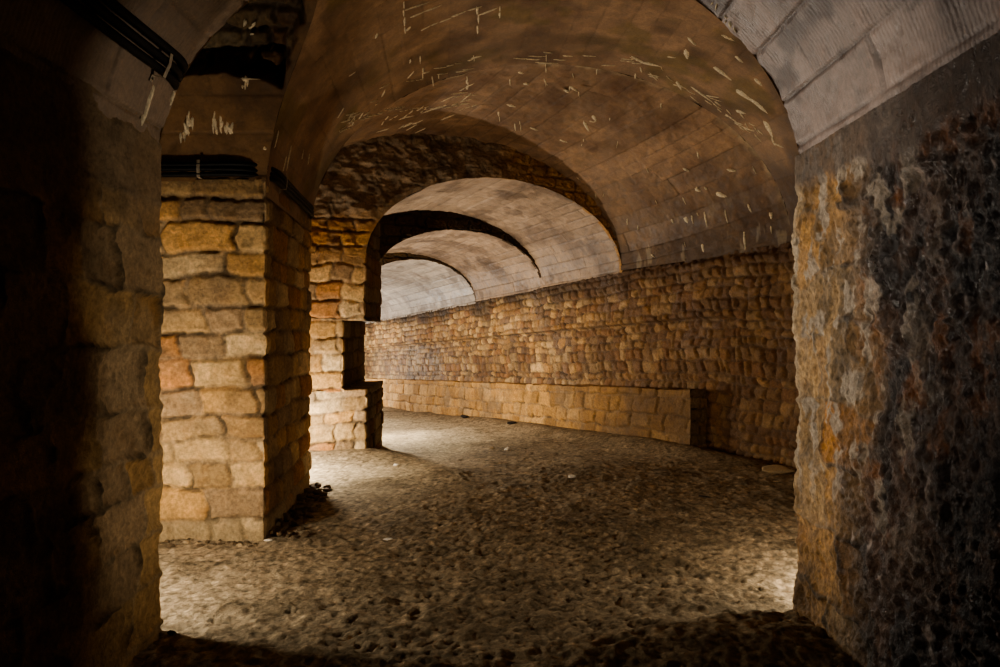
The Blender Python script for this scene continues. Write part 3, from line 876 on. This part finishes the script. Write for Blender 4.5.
WHICH = ['upper', 'middle', 'lower']
for k in range(3):
    z = 2.718 - .037 * k; o_ = .036
    pts = [(-4.4, 5.07 - o_, z), (-1.86, 5.07 - o_ - .003, z), (-1.77 + o_, 5.16, z - .004), (-1.95 + o_, 6.86, z - .01), (-2.05, 6.95, z - .01), (-3.2, 6.95, z - .01)]
    c = tube('cable', dense(pts, .04, sag=.004, seed=k), .0175, M_CABLE)
    tagset(c, f'{WHICH[k]} of the three black cables wrapped around the top of the nearer pillar', 'cable', 'cables around the nearer pillar')
def nvx(z): return NC - NA * math.sqrt(max(0, 1 - ((z - NZS) / NB) ** 2))
for k in range(3):
    z = 2.80 - .043 * k
    x = nvx(z) + .034
    pts = [(x, .6, z), (x, 2.4, z), (x, 3.44, z), (x - .10, 3.53, z), (-3.8, 3.53, z)]
    c = tube('cable', dense(pts, .04, sag=.003, seed=10 + k), .0195, M_CABLE)
    tagset(c, f'{WHICH[k]} of the three black cables running along the left wall of the foreground passage', 'cable', 'cables along the left wall')

def clamp(name, base, along, up, out, h, label):
    """bent flat strip strapped over a bundle of cables, with two screw heads"""
    base, along, up, out = (Vector(v) for v in (base, along, up, out))
    prof = [(-h / 2 - .035, -.002), (-h / 2 - .004, .0), (-h / 2, .05), (0, .058), (h / 2, .05), (h / 2 + .004, .0), (h / 2 + .035, -.002)]
    V = []; F = []; w = .012; th = .003
    for (a, b) in prof:
        for s in (-1, 1):
            for tt in (0, th):
                V.append(tuple(base + up * a + out * (b + tt) + along * (s * w)))
    for i in range(len(prof) - 1):
        a = i * 4; b = a + 4
        for q in ((0, 1, 3, 2),):
            pass
        F += [(a + 1, a + 3, b + 3, b + 1), (a, b, b + 2, a + 2), (a, a + 1, b + 1, b), (a + 2, b + 2, b + 3, a + 3)]
    F += [(0, 2, 3, 1)]; e = (len(prof) - 1) * 4; F += [(e, e + 1, e + 3, e + 2)]
    root = empty(name, tuple(base))
    me = bpy.data.meshes.new('strap'); me.from_pydata([tuple(Vector(v) - base) for v in V], [], F); me.update(); me.materials.append(M_CLAMP)
    o = bpy.data.objects.new('strap', me); COL.objects.link(o); o.parent = root
    for s in (-1, 1):
        cpos = up * (s * (h / 2 + .02)) + out * .004
        t = tube('screw', [tuple(cpos), tuple(cpos + out * .006)], .006, M_CLAMP, root, 8)
    tagset(root, label, 'clamp')
    return root
clamp('cable_clamp', (-2.235, 5.072, 2.684), (1, 0, 0), (0, 0, 1), (0, -1, 0), .125, 'pale metal strap holding the cables on the lit front of the nearer pillar')
clamp('cable_clamp', (-1.785, 5.42, 2.68), (-.1, .99, 0), (0, 0, 1), (1, .1, 0), .125, 'metal strap holding the cables on the shadowed side of the nearer pillar')
zc = 2.757; nx = Vector((.955, 0, -.296))
clamp('cable_clamp', (nvx(zc) - .002, 3.22, zc), (0, 1, 0), (.296, 0, .955), (.955, 0, -.296), .135, 'metal strap holding the cables on the left wall above a white streak')

# ------------------------------------------------------------------ loose stones
def rock_mesh(name, seed, flat=.7, rough=.28):
    import bmesh
    bm = bmesh.new(); bmesh.ops.create_icosphere(bm, subdivisions=3, radius=1)
    P = np.array([v.co[:] for v in bm.verts])
    rng = np.random.RandomState(seed)
    for _ in range(9):                                   # chop facets
        n = rng.normal(size=3); n /= np.linalg.norm(n); k = rng.uniform(.55, .85); dd = P @ n
        P = P - np.outer(np.maximum(dd - k, 0), n)
    P = P * (1 + rough * fbm(P + seed * 5, 1.6, 3, seed) + .08 * fbm(P + seed, 5, 2, seed))[:, None]
    P[:, 2] *= flat
    for v, p in zip(bm.verts, P): v.co = p
    me = bpy.data.meshes.new(name); bm.to_mesh(me); bm.free()
    for p in me.polygons: p.use_smooth = True
    return me
ROCKS = [rock_mesh('stone', s, f) for s, f in ((1, .7), (2, .55), (3, .8), (4, .6), (5, .75), (6, .5))]
RM = {}
def rock_obj(name, k, mat, pos, size, rz, label, cat='stone', group=None, squash=1.0, stretch=1.0):
    key = (k, mat.name)
    if key not in RM:
        me = ROCKS[k].copy(); me.materials.clear(); me.materials.append(mat); RM[key] = me
    o = bpy.data.objects.new(name, RM[key]); COL.objects.link(o)
    o.location = pos; o.scale = (size * stretch, size, size * squash); o.rotation_euler = (0, 0, rz)
    return tagset(o, label, cat, group)
def ground(x, y):
    ok, l_, n_, i_, ob, m_ = SC.ray_cast(DG, Vector((x, y, 1.0)), Vector((0, 0, -1)))
    return l_.z if ok else 0
def on_px(name, u, v, k, mat, wpx, label, cat='stone', squash=1.0, stretch=1.4, rz=0.0, sink=.35):
    h = look(u, v)
    if not h: return
    dist = h[0].y; size = wpx / 2 / 700 * dist / stretch
    return rock_obj(name, k, mat, (h[0].x, h[0].y, ground(h[0].x, h[0].y) + size * squash * .45), size, rz, label, cat, None, squash, stretch)

on_px('rock', 777, 473, 3, M_PEB, 38, 'long flattish grey rock against the foot of the wall by the right corner', squash=.9, stretch=2.2, rz=.1)
on_px('stone', 465, 418, 0, M_DARK, 9, 'dark lump of stone on the pale soil at the foot of the gallery wall')
on_px('stone', 512, 424, 4, M_DARK, 11, 'low dark stone at the wall foot, right of the dark lump', squash=.6)
on_px('stone_chip', 388, 540, 1, M_CHIP, 10, 'white flat stone chip on the earth right of the nearer pillar', squash=.5)
on_px('stone_chip', 353, 540, 3, M_PEB, 9, 'small tan stone chip between the white chip and the nearer pillar', squash=.5)
on_px('stone_chip', 572, 478, 4, M_CHIP, 9, 'pale upright pebble alone in the middle of the earth floor')
on_px('stone_chip', 507, 450, 2, M_CHIP, 7, 'tiny pale pebble in the middle distance, right of another pebble')
on_px('stone_chip', 492, 449, 3, M_PEB, 7, 'tiny tan pebble in the middle distance, left of a paler pebble')
on_px('stone_chip', 396, 466, 5, M_CHIP, 7, 'tiny white pebble on the bright soil before the far pillar')
on_px('stone_chip', 488, 502, 1, M_PEB, 7, 'small flat pebble on the smooth trodden soil', squash=.5)
on_px('stone_chip', 636, 510, 0, M_PEB, 6, 'small brown pebble on the dim right part of the floor')
on_px('stone', 741, 478, 2, M_PEB, 8, 'pale flat stone on the soil left of the long grey rock', squash=.45)
on_px('stone', 776, 482, 5, M_PEB, 7, 'small stone just below the long grey rock', squash=.6)
on_px('stone', 172, 634, 0, M_DARK, 9, 'dark stone at the foot of the left pier corner')
on_px('stone', 268, 541, 1, M_CHIP, 9, 'pale stone at the front corner of the nearer pillar', squash=.6)
on_px('wood_scrap', 704, 497, 5, M_DARK, 16, 'blackened scrap of wood on the dim right part of the floor', 'scrap', squash=.4, stretch=2.2, rz=-.5)

rr = random.Random(5); placed = []
def free(x, y, z, s):
    for (a, b, c_, q) in placed:
        if (a - x) ** 2 + (b - y) ** 2 + (c_ - z) ** 2 < (1.15 * (q + s)) ** 2: return False
    placed.append((x, y, z, s)); return True
for k in range(420):              # rubble heap along the shadowed side of the nearer pillar
    f = rr.random(); y = 5.12 + 1.75 * f; xw = -1.77 - (y - 5.07) * .104
    off = abs(rr.gauss(0, .09)) + .02
    s = rr.uniform(.018, .050)
    x = xw + off
    z = ground(x, y) + max(0, .05 * (1 - off / .24)) * rr.uniform(0, 1)
    if len(placed) >= 80 or not free(x, y, z, s): continue
    rock_obj('rubble_stone', rr.randrange(6), M_PEBD, (x, y, z + s * .2), s, rr.uniform(0, 6), 'small broken stone in the dark rubble heap along the nearer pillar\'s shadowed side',
             group='rubble along the pillar side', stretch=rr.uniform(1, 1.5))
placed.clear()
for k in range(90):              # line of crumbs at the front foot
    x = rr.uniform(-2.55, -1.80); y = 5.05 - abs(rr.gauss(0, .05)) - .01; s = rr.uniform(.008, .024)
    if len(placed) >= 34 or not free(x, y, 0, s): continue
    rock_obj('rubble_stone', rr.randrange(6), M_PEBD if rr.random() < .75 else M_PEB, (x, y, ground(x, y) + s * .25), s, rr.uniform(0, 6),
             'small crumb of stone in the line along the nearer pillar\'s lit front foot', group='crumbs at the pillar front', stretch=rr.uniform(1, 1.5))

# ------------------------------------------------------------------ lamps standing out of sight in the side openings, plus added fill spots
def lamp(name, loc_, w, r=.06, col=(1, .91, .77)):
    l = bpy.data.lights.new(name, 'POINT'); l.energy = w; l.shadow_soft_size = r; l.color = col
    o = bpy.data.objects.new(name, l); COL.objects.link(o); o.location = loc_
    return o
def spot(name, loc_, target, w, ang, r=.06, col=(1, .88, .72), blend=.8):
    l = bpy.data.lights.new(name, 'SPOT'); l.energy = w; l.shadow_soft_size = r; l.color = col; l.spot_size = math.radians(ang); l.spot_blend = blend
    o = bpy.data.objects.new(name, l); COL.objects.link(o); o.location = loc_
    o.rotation_euler = (Vector(target) - Vector(loc_)).to_track_quat('-Z', 'Y').to_euler()
    return o
lamp('work_or_fill_light', (-2.45, 3.66, .68), 58, .05)
spot('work_or_fill_light', (-2.6, 4.35, .9), (1.5, 2.1, 2.75), 108, 52, .05, (1, .91, .82))
lamp('work_or_fill_light', (2.10, 3.955, .40), 30, .025)
spot('work_or_fill_light', (2.12, 3.955, .6), (-1.72, 3.25, 1.6), 130, 46, .02)  # added fill spot brightening the end of the left wall
spot('work_or_fill_light', (-2.45, 3.66, .95), (1.5, 3.3, 1.5), 190, 44, .05)  # added fill spot brightening the right wall's corner
lamp('work_or_fill_light', (-2.28, 7.45, .50), 74, .05)
lamp('work_or_fill_light', (-2.36, 11.3, .7), 225, .05)
lamp('work_or_fill_light', (-3.7, 14.1, .6), 130, .06, (1, .93, .82))
lamp('work_or_fill_light', (-5.6, 19.4, .4), 330, .06, (1, .95, .88))

w = bpy.data.worlds.new('cellar_dark'); SC.world = w; w.use_nodes = True
w.node_tree.nodes['Background'].inputs[0].default_value = (.010, .008, .006, 1)
w.node_tree.nodes['Background'].inputs[1].default_value = .0

cam = bpy.data.cameras.new('camera'); co = bpy.data.objects.new('camera', cam); COL.objects.link(co)
co.location = (0, 0, EYE); co.rotation_euler = (PI / 2, 0, 0)
cam.sensor_width = 36; cam.lens = 25.2; cam.shift_x = -.010; cam.clip_start = .05
SC.camera = co
SC.view_settings.view_transform = 'AgX'
SC.view_settings.look = 'AgX - Medium High Contrast'
SC.view_settings.exposure = 0.6

SC.cycles.use_adaptive_sampling = False
